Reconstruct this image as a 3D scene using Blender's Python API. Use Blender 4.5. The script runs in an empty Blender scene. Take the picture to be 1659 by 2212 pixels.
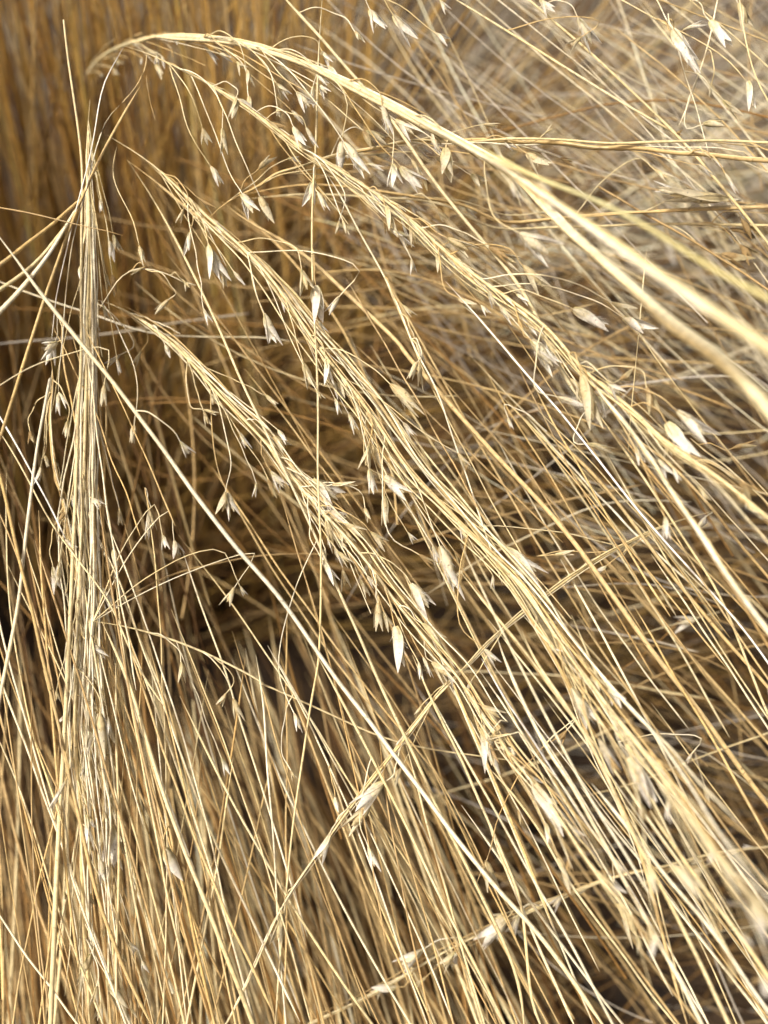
import bpy, math, random
import numpy as np
from mathutils import Matrix, Vector, Euler

SEED = 11
rng = np.random.default_rng(SEED)
random.seed(SEED)
scn = bpy.context.scene
COL = scn.collection

# ------------------------------------------------------------------ camera
CAM_Z, PITCH, FPX, FOCUS = 0.62, math.radians(40.0), 2161.0, 0.40
cam_d = bpy.data.cameras.new('camera')
cam = bpy.data.objects.new('camera', cam_d)
COL.objects.link(cam)
cam.location = (0, 0, CAM_Z)
cam.rotation_euler = (math.pi / 2 - PITCH, 0, 0)
cam_d.sensor_fit = 'HORIZONTAL'
cam_d.sensor_width = 36
cam_d.lens = 36 * FPX / 1659
cam_d.clip_start, cam_d.clip_end = 0.01, 500
cam_d.dof.use_dof = True
cam_d.dof.focus_distance = FOCUS
cam_d.dof.aperture_fstop = cam_d.lens / 7.6
scn.camera = cam

# ------------------------------------------------------------------ light
SUN_EL, SUN_AZ = math.radians(54), math.radians(-126)   # azimuth from +Y, clockwise seen from above
world = bpy.data.worlds.new('World')
scn.world = world
world.use_nodes = True
wn = world.node_tree
bg = wn.nodes['Background']
sky = wn.nodes.new('ShaderNodeTexSky')
sky.sky_type = 'NISHITA'
sky.sun_disc = False
sky.sun_elevation = SUN_EL
sky.sun_rotation = SUN_AZ
warm = wn.nodes.new('ShaderNodeMix'); warm.data_type = 'RGBA'; warm.blend_type = 'MULTIPLY'
warm.inputs[0].default_value = 1; warm.inputs[7].default_value = (1.0, 0.93, 0.82, 1)     # a hazy, warm white sky
wn.links.new(sky.outputs[0], warm.inputs[6]); wn.links.new(warm.outputs[2], bg.inputs[0])
sky.air_density, sky.dust_density, sky.ozone_density = 0.45, 8.0, 0.2
bg.inputs[1].default_value = 0.08
sun_d = bpy.data.lights.new('sun', 'SUN')
sun_d.energy = 2.4
sun_d.angle = math.radians(6)
sun_d.color = (1.0, 0.95, 0.86)
sun = bpy.data.objects.new('sun', sun_d)
COL.objects.link(sun)
sdir = Vector((math.sin(SUN_AZ) * math.cos(SUN_EL), math.cos(SUN_AZ) * math.cos(SUN_EL), math.sin(SUN_EL)))
sun.rotation_euler = sdir.to_track_quat('Z', 'Y').to_euler()
sun.location = (-2, -1, 4)
scn.view_settings.view_transform = 'Standard'
scn.view_settings.look = 'None'
scn.view_settings.exposure = 1.16
scn.view_settings.gamma = 1
scn.view_settings.use_curve_mapping = False
scn.render.engine = 'CYCLES'
scn.cycles.max_bounces = 10
scn.cycles.diffuse_bounces = 4
scn.cycles.transmission_bounces = 4
scn.cycles.glossy_bounces = 2
scn.cycles.use_adaptive_sampling = False
scn.cycles.use_denoising = True
scn.cycles.sample_clamp_indirect = 6

# ------------------------------------------------------------------ materials
def straw_material(name, transl, rough, grain, spec=0.4):
    m = bpy.data.materials.new(name)
    m.use_nodes = True
    nt = m.node_tree
    N, L = nt.nodes, nt.links
    p = N['Principled BSDF']
    at = N.new('ShaderNodeAttribute'); at.attribute_name = 'straw'
    geo = N.new('ShaderNodeTexCoord')
    no = N.new('ShaderNodeTexNoise'); no.inputs['Scale'].default_value = grain
    no.inputs['Detail'].default_value = 4
    L.new(geo.outputs['Object'], no.inputs['Vector'])
    mr = N.new('ShaderNodeMapRange')
    mr.inputs[1].default_value = 0.3; mr.inputs[2].default_value = 0.7
    mr.inputs[3].default_value = 0.72; mr.inputs[4].default_value = 1.12
    L.new(no.outputs[0], mr.inputs[0])
    mul = N.new('ShaderNodeMix'); mul.data_type = 'RGBA'; mul.blend_type = 'MULTIPLY'
    mul.inputs[0].default_value = 1
    L.new(at.outputs['Color'], mul.inputs[6]); L.new(mr.outputs[0], mul.inputs[7])
    fl = N.new('ShaderNodeTexNoise'); fl.inputs['Scale'].default_value = grain * 2.2; fl.inputs['Detail'].default_value = 1
    L.new(geo.outputs['Object'], fl.inputs['Vector'])
    fr = N.new('ShaderNodeMapRange'); fr.inputs[1].default_value = .66; fr.inputs[2].default_value = .74; fr.inputs[3].default_value = 1; fr.inputs[4].default_value = .5
    L.new(fl.outputs[0], fr.inputs[0])
    m2 = N.new('ShaderNodeMix'); m2.data_type = 'RGBA'; m2.blend_type = 'MULTIPLY'; m2.inputs[0].default_value = 1
    L.new(mul.outputs[2], m2.inputs[6]); L.new(fr.outputs[0], m2.inputs[7])
    mul = m2
    L.new(mul.outputs[2], p.inputs['Base Color'])
    p.inputs['Roughness'].default_value = rough
    p.inputs['Specular IOR Level'].default_value = spec
    bump = N.new('ShaderNodeBump'); bump.inputs['Strength'].default_value = 0.25
    bump.inputs['Distance'].default_value = 0.0003
    L.new(no.outputs[0], bump.inputs['Height']); L.new(bump.outputs[0], p.inputs['Normal'])
    tr = N.new('ShaderNodeBsdfTranslucent')
    L.new(mul.outputs[2], tr.inputs['Color'])
    mx = N.new('ShaderNodeMixShader'); mx.inputs[0].default_value = transl
    L.new(p.outputs[0], mx.inputs[1]); L.new(tr.outputs[0], mx.inputs[2])
    L.new(mx.outputs[0], N['Material Output'].inputs[0])
    return m

M_STEM = straw_material('dry_straw', 0.12, 0.58, 420, 0.25)
M_HUSK = straw_material('papery_husk', 0.38, 0.5, 9, 0.3)
M_BLADE = straw_material('dry_blade', 0.15, 0.55, 160, 0.3)

def soil_material():
    m = bpy.data.materials.new('soil')
    m.use_nodes = True
    nt = m.node_tree; N, L = nt.nodes, nt.links
    p = N['Principled BSDF']; p.inputs['Roughness'].default_value = 0.95
    tc = N.new('ShaderNodeTexCoord')
    no = N.new('ShaderNodeTexNoise'); no.inputs['Scale'].default_value = 40; no.inputs['Detail'].default_value = 8
    L.new(tc.outputs['Object'], no.inputs['Vector'])
    r = N.new('ShaderNodeValToRGB')
    r.color_ramp.elements[0].color = (0.014, 0.008, 0.004, 1); r.color_ramp.elements[0].position = .35
    r.color_ramp.elements[1].color = (0.06, 0.035, 0.015, 1); r.color_ramp.elements[1].position = .7
    L.new(no.outputs[0], r.inputs[0]); L.new(r.outputs[0], p.inputs['Base Color'])
    b = N.new('ShaderNodeBump'); b.inputs['Strength'].default_value = .8; b.inputs['Distance'].default_value = .02
    L.new(no.outputs[0], b.inputs['Height']); L.new(b.outputs[0], p.inputs['Normal'])
    return m
M_SOIL = soil_material()

C = dict(cream=(0.77, 0.70, 0.50), straw=(0.67, 0.565, 0.325), pale=(0.72, 0.63, 0.375), gold=(0.57, 0.42, 0.195), tan=(0.46, 0.325, 0.15),
         brown=(0.32, 0.18, 0.055), amber=(0.56, 0.355, 0.10), deepshade=(0.075, 0.042, 0.017), grey=(0.47, 0.425, 0.345), white=(0.90, 0.87, 0.78), lime=(0.62, 0.56, 0.27),  # the near-black tone paints in the shade deep between the strands
         green=(0.20, 0.22, 0.06), umber=(0.19, 0.095, 0.028))
C = {k: np.array(v) for k, v in C.items()}

# ------------------------------------------------------------------ geometry helpers
CO, SI = math.cos(PITCH), math.sin(PITCH)
FWD, UPV, RGT = np.array([0, CO, -SI]), np.array([0, SI, CO]), np.array([1.0, 0, 0])
CAMP = np.array([0, 0, CAM_Z])
def W(x, y, d):
    """point at picture position (x, y of a 1659 x 2212 view) and distance d along the view axis"""
    return CAMP + d * (FWD + (x - 829.5) / FPX * RGT - (y - 1106) / FPX * UPV)
def proj(P):
    v = P - CAMP
    d = v @ FWD
    return 829.5 + FPX * (v @ RGT) / d, 1106 - FPX * (v @ UPV) / d, d
def ground_at(x, y):
    r = FWD + (x - 829.5) / FPX * RGT - (y - 1106) / FPX * UPV
    return CAMP - r * (CAM_Z / r[2])
OFF = {'A': 0.0, 'B': 730.0, 'C': 1415.5, '1': 0.0, '2': 531.0, '3': 1062.0}
def trace(s):
    out, ox, oy = [], 0, 0
    for t in s.split():
        if t[0] in 'ABC':
            oy, ox = OFF[t[0]], OFF[t[1]]
        else:
            a, b = t.split(',')
            out.append((ox + .36 * float(a), oy + .36 * float(b)))
    return np.array(out)

def spline(P, n):
    """Catmull-Rom through P, resampled evenly to n points"""
    P = np.asarray(P, float)
    if len(P) == 2:
        return P[0] + (P[1] - P[0]) * np.linspace(0, 1, n)[:, None]
    Q = np.vstack([2 * P[0] - P[1], P, 2 * P[-1] - P[-2]])
    res = []
    for i in range(len(P) - 1):
        p0, p1, p2, p3 = Q[i:i + 4]
        t = np.linspace(0, 1, 12, endpoint=False)[:, None]
        res.append(.5 * (2 * p1 + (p2 - p0) * t + (2 * p0 - 5 * p1 + 4 * p2 - p3) * t ** 2 + (3 * p1 - p0 - 3 * p2 + p3) * t ** 3))
    R = np.vstack(res + [P[-1:]])
    s = np.r_[0, np.cumsum(np.linalg.norm(np.diff(R, axis=0), axis=1))]
    u = np.linspace(0, s[-1], n)
    return np.stack([np.interp(u, s, R[:, k]) for k in range(R.shape[1])], 1)

def mesh_from(name, V, F, colr, mat):
    """V (n,3), F (m,4) quads, colr (n,3)"""
    me = bpy.data.meshes.new(name)
    nV, nF, k = len(V), len(F), F.shape[1]
    me.vertices.add(nV); me.vertices.foreach_set('co', np.ascontiguousarray(V, np.float32).ravel())
    me.loops.add(nF * k); me.loops.foreach_set('vertex_index', F.astype(np.int32).ravel())
    me.polygons.add(nF)
    me.polygons.foreach_set('loop_start', np.arange(0, nF * k, k, dtype=np.int32))
    me.polygons.foreach_set('use_smooth', np.ones(nF, bool))
    a = me.attributes.new('straw', 'FLOAT_COLOR', 'POINT')
    a.data.foreach_set('color', np.c_[colr, np.ones(nV)].astype(np.float32).ravel())
    me.update(calc_edges=True)
    me.validate()
    me.materials.append(mat)
    return me

def tube_arrays(P, R, colr, k=5, ridge=0.0, flat=1.0):
    """P (N,n,3) paths, R (N,n) radii, colr (N,n,3)"""
    N, n, _ = P.shape
    T = np.gradient(P, axis=1)
    T /= np.linalg.norm(T, axis=2, keepdims=True) + 1e-12
    ref = np.array([0.37, 0.61, 0.70])
    A = np.cross(T, ref); A /= np.linalg.norm(A, axis=2, keepdims=True) + 1e-9
    B = np.cross(T, A)
    an = np.arange(k) * 2 * np.pi / k
    prof = 1 - ridge * (np.arange(k) % 2)
    ca, sa = np.cos(an) * prof, np.sin(an) * prof * flat
    V = P[:, :, None] + R[:, :, None, None] * (A[:, :, None] * ca[:, None] + B[:, :, None] * sa[:, None])
    base = (np.arange(N) * n * k)[:, None, None]
    i = np.arange(n - 1)[None, :, None] * k
    j = np.arange(k)[None, None, :]; j2 = (j + 1) % k
    F = np.stack([base + i + j, base + i + j2, base + i + k + j2, base + i + k + j], -1).reshape(-1, 4)
    return V.reshape(-1, 3), F, np.repeat(colr.reshape(-1, 3), k, 0)

def stem_colour(c, n, amp=.12):
    c = C[c] if isinstance(c, str) else np.asarray(c)
    v = 1 + amp * np.interp(np.linspace(0, 1, n), np.linspace(0, 1, 9), rng.normal(0, .8, 9))
    w = np.interp(np.linspace(0, 1, n), np.linspace(0, 1, 6), rng.normal(0, .05, 6))
    return np.clip(c[None] * v[:, None] * (1 + w[:, None] * np.array([-.3, .2, 1.6])), .01, .9)

def wobble(P, amp, waves):
    n = len(P)
    t = np.linspace(0, 1, n)
    out = P.copy()
    env = np.minimum(1, np.minimum(t, 1 - t) * 8)
    for k in range(3):
        d = rng.normal(size=3)
        out += (amp * env * np.sin(t * waves * (1 + .9 * k) * 6.28 + rng.uniform(0, 6.28)) / (1 + .6 * k))[:, None] * d[None]
    return out

def link(name, me, parent=None):
    o = bpy.data.objects.new(name, me)
    COL.objects.link(o)
    if parent is not None:
        o.parent = parent
    return o
def tag(o, label, cat, group=None, kind=None):
    if label: o['label'] = label
    if cat: o['category'] = cat
    if group: o['group'] = group
    if kind: o['kind'] = kind
    return o

def tube_object(name, P, r0, r1, c, origin, parent=None, k=6, ridge=0.0, tip=True, node=None, mat=None, both=False):
    n = len(P)
    t = np.linspace(0, 1, n)
    R = (r0 + (r1 - r0) * t) * (1 + .05 * np.interp(t, np.linspace(0, 1, 15), rng.normal(0, .5, 15)))
    if tip:
        R *= np.clip((1 - t) / .05, .15, 1)
    if both:
        R *= np.clip(t / .10, .12, 1)
    for tn in (node or []):
        R *= 1 + .55 * np.exp(-((t - tn) * np.linalg.norm(P[-1] - P[0]) / .0022) ** 2)
    V, F, cc = tube_arrays((P - origin)[None], R[None], stem_colour(c, n)[None], k, ridge)
    return link(name, mesh_from(name, V, F, cc, mat or M_STEM), parent)

# ------------------------------------------------------------------ spikelets: floret with papery glumes
def glume_mesh(colour, tipcol, curl, width):
    nl, nw = 9, 5
    V, cc = [], []
    for i in range(nl):
        t = i / (nl - 1)
        w = width * (math.sin(math.pi * min(1, t * .92 + .06) ** .8) ** .9) * (1 - .25 * t) + .004
        if i == nl - 1: w = .002
        for j in range(nw):
            u = (j / (nw - 1) - .5) * 2
            x = .05 * math.sin(t * 2.6) * 1.2 + curl * t * t - w * .75 * (u * u)
            V.append((x, u * w, t))
            f = min(1, max(0, (t - .05) / .45))
            vein = 1 - .16 * (j % 2)
            cc.append([(colour[q] * (1 - f) + tipcol[q] * f) * vein for q in range(3)])
    F = [(i * nw + j, i * nw + j + 1, (i + 1) * nw + j + 1, (i + 1) * nw + j) for i in range(nl - 1) for j in range(nw - 1)]
    return mesh_from('glume', np.array(V), np.array(F), np.array(cc), M_HUSK)

def floret_mesh(colour, hair, nh=22, seed=0):
    g = np.random.default_rng(seed)
    nl, k = 7, 6
    Vs, Fs, Cs = [], [], []
    P = np.stack([.015 * np.sin(np.linspace(0, 3, nl)), np.zeros(nl), np.linspace(0, .74, nl)], 1)
    R = np.array([.03, .075, .10, .098, .075, .04, .008])
    V, F, c = tube_arrays(P[None], R[None], np.tile(colour, (1, nl, 1)), k)
    Vs.append(V); Fs.append(F); Cs.append(c)
    off = len(V)
    hp, hr = [], []
    for _ in range(nh):
        z = g.uniform(.1, .6); a = g.uniform(0, 6.28)
        b = np.array([.05 * math.cos(a), .05 * math.sin(a), z])
        d = np.array([math.cos(a) * g.uniform(.2, .7), math.sin(a) * g.uniform(.2, .7), 1]); d /= np.linalg.norm(d)
        L_ = g.uniform(.12, .26)
        hp.append([b, b + d * L_ * .5, b + d * L_ + np.array([0, 0, -.02])]); hr.append([.0045, .004, .001])
    V, F, c = tube_arrays(np.array(hp), np.array(hr), np.tile(hair, (nh, 3, 1)), 3)
    Vs.append(V); Fs.append(F + off); Cs.append(c); off += len(V)
    return mesh_from('floret', np.vstack(Vs), np.vstack(Fs), np.vstack(Cs), M_HUSK)

G_MESH = {
    'w': [glume_mesh(C['straw'], C['white'], .03, .125), glume_mesh(C['lime'] * 1.05, C['white'], .07, .14), glume_mesh(C['cream'], C['white'] * .95, .01, .11)],
    'g': [glume_mesh(C['straw'], C['cream'], .04, .125), glume_mesh(C['lime'], C['cream'], .08, .14), glume_mesh(C['gold'], C['cream'], .02, .11)],
    'b': [glume_mesh(C['tan'], C['straw'] * .9, .05, .13), glume_mesh(C['tan'], C['tan'] * 1.1, .02, .11)],
}
F_MESH = {'w': [floret_mesh(C['cream'], C['white'], 26, s) for s in (1, 2)], 'g': [floret_mesh(C['straw'], C['cream'], 16, s) for s in (3, 4)],
          'b': [floret_mesh(C['tan'], C['straw'], 10, 5)]}
N_SPIK = 0
def spikelet(base, tip, parent, origin, tone='w', openv=None, fat=1.0, solo=False):
    """floret + two or three glumes, pointing from base to tip"""
    global N_SPIK
    N_SPIK += 1
    z = Vector(tip - base); ln = z.length; z.normalize()
    side = z.cross(Vector(FWD)); side.normalize()
    y = z.cross(side); 
    roll = rng.normal(0, .45)
    x = side * math.cos(roll) + y * math.sin(roll)
    y = z.cross(x)
    M = Matrix(((x.x, y.x, z.x, 0), (x.y, y.y, z.y, 0), (x.z, y.z, z.z, 0), (0, 0, 0, 1)))
    M = Matrix.Translation(Vector(base - origin)) @ M @ Matrix.Diagonal((ln * fat, ln * fat, ln, 1))
    s = link('spikelet', F_MESH[tone][int(rng.integers(len(F_MESH[tone])))], parent)
    s.matrix_local = M
    if openv is None:
        openv = float(rng.choice([6, 9, 13, 22]))
    openv *= .7
    k = 1 if solo else (3 if rng.random() < .2 else 2)
    for i in range(k):
        g = link('glume', G_MESH[tone][int(rng.integers(len(G_MESH[tone])))], s)
        a = math.radians(openv) * (1 if i % 2 == 0 else -1) * (.5 if i < 2 else .1) + rng.normal(0, .05)
        spin = 0 if i % 2 == 0 else math.pi
        if i == 2: spin = math.pi / 2
        sc = rng.uniform(.82, 1.04)
        g.matrix_local = Matrix.Rotation(a, 4, 'Y') @ Matrix.Rotation(spin + rng.normal(0, .3), 4, 'Z') @ Matrix.Diagonal((1, 1, sc, 1)) @ Matrix.Translation((.018, 0, 0))
    return s

# ------------------------------------------------------------------ the ground
me = bpy.data.meshes.new('ground')
gn = 60
gx = np.linspace(-1, 1, gn); gx = np.sign(gx) * (np.abs(gx) ** 3) * 60
GX, GY = np.meshgrid(gx, gx)
GZ = -0.012 + .012 * np.sin(GX * 5.1) * np.cos(GY * 4.3)
gv = np.stack([GX.ravel(), GY.ravel() + 1.0, GZ.ravel()], 1)
gi = np.arange(gn * gn).reshape(gn, gn)
gf = np.stack([gi[:-1, :-1], gi[:-1, 1:], gi[1:, 1:], gi[1:, :-1]], -1).reshape(-1, 4)
gme = mesh_from('ground', gv, gf, np.tile([.1, .06, .03], (gn * gn, 1)), M_SOIL)
tag(link('ground', gme), 'dark brown soil under the dry grass', None, kind='structure')

# ------------------------------------------------------------------ tussock masses (too many to count)
def fountain(name, label, base, rad, N, az, az_sd, el, el_sd, ln, droop, wid, cols, wts, n=12, k=4, keep=None, cj=.2, zbase=0.0, light_mul=1.0):  # last argument
    """N blades rising from a patch of ground; az measured from +X towards +Y"""
    u = np.sqrt(rng.random(N)); a = rng.random(N) * 6.283
    rad = np.broadcast_to(np.asarray(rad, float), (2,))
    B = np.stack([base[0] + u * rad[0] * np.cos(a), base[1] + u * rad[1] * np.sin(a), np.full(N, zbase - .005)], 1)
    A = np.radians(rng.normal(az, az_sd, N)) if az_sd < 900 else rng.random(N) * 6.283
    E = np.radians(np.clip(rng.normal(el, el_sd, N), 3, 97))
    Ln = rng.uniform(ln[0], ln[1], N)
    D = np.radians(np.abs(rng.normal(droop[0], droop[1], N)))
    s = np.linspace(0, 1, n)
    th = E[:, None] - D[:, None] * s[None] ** 1.7
    dl = (Ln / (n - 1))[:, None]
    azw = A[:, None] + rng.normal(0, .10, N)[:, None] * s[None]
    step = np.stack([np.cos(th) * np.cos(azw), np.cos(th) * np.sin(azw), np.sin(th)], -1) * dl[..., None]
    P = B[:, None] + np.concatenate([np.zeros((N, 1, 3)), np.cumsum(step[:, :-1], 1)], 1)
    P[..., 2] = np.maximum(P[..., 2], .004)
    dmin = np.linalg.norm(P - CAMP, axis=2).min(1)
    ok = dmin > .40
    if keep is not None:
        ok &= keep(P)
    P = P[ok]; N = len(P)
    R = (rng.uniform(wid[0], wid[1], N)[:, None] * (1 - .75 * s[None] ** 1.5)) / 2000
    ci = rng.choice(len(cols), N, p=np.array(wts) / sum(wts))
    base_c = light_mul * np.array([C[c] for c in cols])[ci] * (1 + rng.normal(0, cj, (N, 1)))  # shade of the deeper masses is multiplied into their colour
    cc = base_c[:, None] * (1 + rng.normal(0, .09, (N, n, 1)))
    V, F, c2 = tube_arrays(P, R, np.clip(cc, .01, .85), k)
    return tag(link(name, mesh_from(name, V, F, c2, M_BLADE)), label, 'grass', kind='stuff')

B0 = ground_at(170, 1330)
def visible(P):
    x, y, d = proj(P)
    return ((x > -200) & (x < 1900) & (y > -250) & (y < 2450)).any(1)
# the tussock the picture looks into
def up_keep(P):
    x, y, d = proj(P)
    return visible(P) & (d.min(1) > .52) 
fountain('tussock_grass', 'orange brown upright mass of dry stalks filling the upper left', B0 + np.array([-.02, .06, 0]), (.27, .13), 2500, 70, 900, 87, 4.5, (.5, 1.0), (3, 4), (1.4, 3.8),
         ['amber', 'gold', 'brown', 'umber'], [6, 3, 2, 2], keep=up_keep, light_mul=1.25)
fountain('tussock_grass', 'dry stalks fanning out to the right of the upright mass', B0 + np.array([.03, .05, 0]), (.13, .09), 360, 25, 24, 60, 11, (.45, .85), (14, 12), (1.2, 3.0),
         ['amber', 'gold', 'brown', 'umber'], [6, 3, 2, 2], keep=up_keep, light_mul=.78)
fountain('tussock_grass', 'brown blades arching over to the right in the middle', B0 + np.array([.08, .03, 0]), (.14, .09), 420, 8, 24, 52, 12, (.4, .75), (70, 25), (.9, 2.0),
         ['amber', 'tan', 'brown', 'umber'], [4, 2, 3, 6], keep=up_keep, light_mul=.6)
def low_keep(P):
    x, y, d = proj(P)
    return visible(P) & (d.min(1) > .47)
# tangle behind the drooping stems
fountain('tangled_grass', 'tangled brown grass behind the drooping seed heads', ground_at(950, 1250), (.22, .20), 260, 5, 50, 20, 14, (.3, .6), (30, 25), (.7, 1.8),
         ['amber', 'brown', 'tan', 'deepshade'], [3, 3, 1, 9], keep=low_keep, light_mul=.75)
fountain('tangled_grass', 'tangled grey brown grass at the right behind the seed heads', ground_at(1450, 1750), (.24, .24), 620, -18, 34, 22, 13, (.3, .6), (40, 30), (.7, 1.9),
         ['tan', 'brown', 'grey', 'deepshade'], [3, 3, 2, 7], keep=low_keep, light_mul=.75)
# the meadow beyond, upper right
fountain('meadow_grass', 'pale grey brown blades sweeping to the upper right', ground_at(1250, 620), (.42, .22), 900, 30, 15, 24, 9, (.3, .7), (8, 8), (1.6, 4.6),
         ['grey', 'cream', 'brown', 'deepshade', 'tan', 'green'], [6, 1.2, 1.5, 8, .5, .6], keep=low_keep, light_mul=.92)
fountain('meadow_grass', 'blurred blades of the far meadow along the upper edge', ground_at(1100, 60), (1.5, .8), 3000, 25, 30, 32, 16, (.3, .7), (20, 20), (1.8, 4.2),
         ['grey', 'tan', 'cream', 'deepshade'], [6, .5, .8, 7], n=9, light_mul=.8)
# unseen tussock added left of the frame, placed to shade the foot of the one in view
fountain('tussock_grass', 'unseen tall tussock added beyond the left edge to shade the one in view', (-.60, .43, 0), (.21, .21), 1900, 0, 900, 84, 7, (.55, .90), (10, 8), (1.6, 3.6),
         ['gold', 'tan', 'brown'], [4, 5, 4], n=9, keep=lambda P: (proj(P)[0] < -60).all(1) | (proj(P)[2] < 0).all(1))
def fan(name, label, N, xr, yr, angf, asd, ln, dep, ddep, wid, cols, wts, bow=.02, n=12, k=5, light_mul=1.0):
    """long, nearly straight stems leaning out of the tussock; angf gives the lean for a place"""
    x, y = rng.uniform(xr[0], xr[1], N), rng.uniform(yr[0], yr[1], N)
    a = np.radians(angf(x, y) + rng.normal(0, asd, N))
    l_ = rng.uniform(ln[0], ln[1], N)
    d0 = rng.uniform(dep[0], dep[1], N)
    bx = rng.normal(0, bow, N) * l_
    t = np.linspace(-.5, .5, n)[None]
    off = bx[:, None] * (1 - 4 * t * t)
    X = x[:, None] + np.sin(a)[:, None] * l_[:, None] * t + np.cos(a)[:, None] * off
    Y = y[:, None] + np.cos(a)[:, None] * l_[:, None] * t - np.sin(a)[:, None] * off
    Dp = np.maximum(d0[:, None] - ddep * t + rng.normal(0, .02, N)[:, None] * t, .44)
    P = CAMP + Dp[..., None] * (FWD + ((X - 829.5) / FPX)[..., None] * RGT - ((Y - 1106) / FPX)[..., None] * UPV)
    P[..., 2] = np.maximum(P[..., 2], .004)
    R = rng.uniform(wid[0], wid[1], N)[:, None] / 2000 * np.clip((t + .5) / .12, .15, 1) * np.ones((N, 1))
    ci = rng.choice(len(cols), N, p=np.array(wts) / sum(wts))
    cc = light_mul * np.array([C[c] for c in cols])[ci] * (1 + rng.normal(0, .14, (N, 1)))  # painted light level scales the stem colours
    cc = cc[:, None] * (1 + rng.normal(0, .07, (N, n, 1)))
    V, F, c2 = tube_arrays(P, R, np.clip(cc, .01, .85), k)
    return tag(link(name, mesh_from(name, V, F, c2, M_STEM)), label, 'grass', kind='stuff')
low_ang = lambda x, y: np.interp(x, [-100, 200, 900, 1659], [3, 9, 21, 34])
fan('leaning_grass', 'dense straw stems leaning out from the tussock towards the bottom', 360, (-150, 1050), (1780, 2500), low_ang, 6, (650, 1150), (.46, .60), .10, (.55, 1.7),
    ['straw', 'gold', 'tan', 'cream', 'brown'], [3, 5, 3, .8, 4])
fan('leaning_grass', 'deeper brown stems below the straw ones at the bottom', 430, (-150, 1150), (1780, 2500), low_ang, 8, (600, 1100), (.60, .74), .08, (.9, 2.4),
    ['gold', 'brown', 'umber', 'deepshade'], [1.5, 3, 3, 7], light_mul=.72)  # dark tones paint in the shade beneath the upper stems
fan('leaning_grass', 'brown stems slanting down to the right between the seed heads', 60, (500, 1700), (800, 2300), lambda x, y: np.interp(x, [500, 1659], [24, 38]), 7, (500, 1000), (.46, .62), .08, (.6, 1.4),
    ['straw', 'gold', 'tan', 'brown'], [1, 3, 4, 4], light_mul=.8)
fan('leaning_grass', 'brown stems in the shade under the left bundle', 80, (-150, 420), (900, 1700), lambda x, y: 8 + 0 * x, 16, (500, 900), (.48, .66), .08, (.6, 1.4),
    ['gold', 'tan', 'brown', 'umber'], [1.5, 3, 4, 5], light_mul=.5)

cross_ang = lambda x, y: np.where(rng.random(len(x)) < .72, rng.normal(42, 16, len(x)), rng.normal(92, 16, len(x)))
fan('fine_grass', 'hair fine stalks crossing behind the seed heads at the right', 100, (850, 1850), (300, 2100), cross_ang, 4, (350, 900), (.47, .66), .02, (.35, .95),
    ['straw', 'cream', 'grey', 'gold', 'tan', 'brown'], [2, 1, 3, 3, 4, 3], bow=.06, k=4)
fan('fine_grass', 'pale hair fine stalks slanting through the upper right', 130, (850, 1800), (-50, 1050), lambda x, y: rng.normal(50, 16, len(x)), 4, (450, 1000), (.46, .62), .03, (.3, .8),
    ['cream', 'straw', 'grey', 'tan'], [3, 3, 4, 2], bow=.05, k=4)
fan('fine_grass', 'pale blurred stalks crossing every way over the far meadow', 90, (900, 1900), (-150, 900), lambda x, y: rng.uniform(20, 150, len(x)), 4, (400, 900), (.60, .95), .02, (.8, 1.9),
    ['cream', 'grey', 'straw'], [3, 4, 2], bow=.07, k=4)
fan('fine_grass', 'fine tan stalks behind the upper seed heads', 60, (350, 1200), (350, 1300), lambda x, y: rng.normal(60, 32, len(x)), 4, (350, 800), (.46, .62), .02, (.4, 1.0),
    ['gold', 'tan', 'straw', 'brown'], [3, 4, 1.5, 3], bow=.08, k=4)

# ------------------------------------------------------------------ traced stems and seed heads
LINES = {}
ORDER = []
def L(key, path, d, w, c, label, nm='grass_stem', nseg=None, wav=0.12, strands=0, spread=1.5, br=0, node=None, ridge=.12, tip=True, brl=(90, 300), group=None, both=False, brmax=.92, flare=0.0):
    q = trace(path)
    d = np.atleast_1d(d).astype(float)
    s = np.r_[0, np.cumsum(np.linalg.norm(np.diff(q, axis=0), axis=1))]; s /= s[-1]
    dd = np.interp(s, np.linspace(0, 1, len(d)), d)
    q3 = np.array([W(x, y, z) for (x, y), z in zip(q, dd)])
    n = nseg or max(14, min(70, int(np.linalg.norm(np.diff(q, axis=0), axis=1).sum() / 28)))
    P = spline(q3, n)
    for _ in range(4 if wav > .1 else 10):
        P[1:-1] = .25 * P[:-2] + .5 * P[1:-1] + .25 * P[2:]
    P = wobble(P, wav * .001, max(1, n / 16))
    LINES[key] = dict(key=key, P=P, w=w, c=c, label=label, strands=strands, spread=spread, br=br, node=node, ridge=ridge, tip=tip, brl=brl,
                      group=group, spk=[], brmax=brmax, flare=flare, both=both)
    ORDER.append(key)

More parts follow.
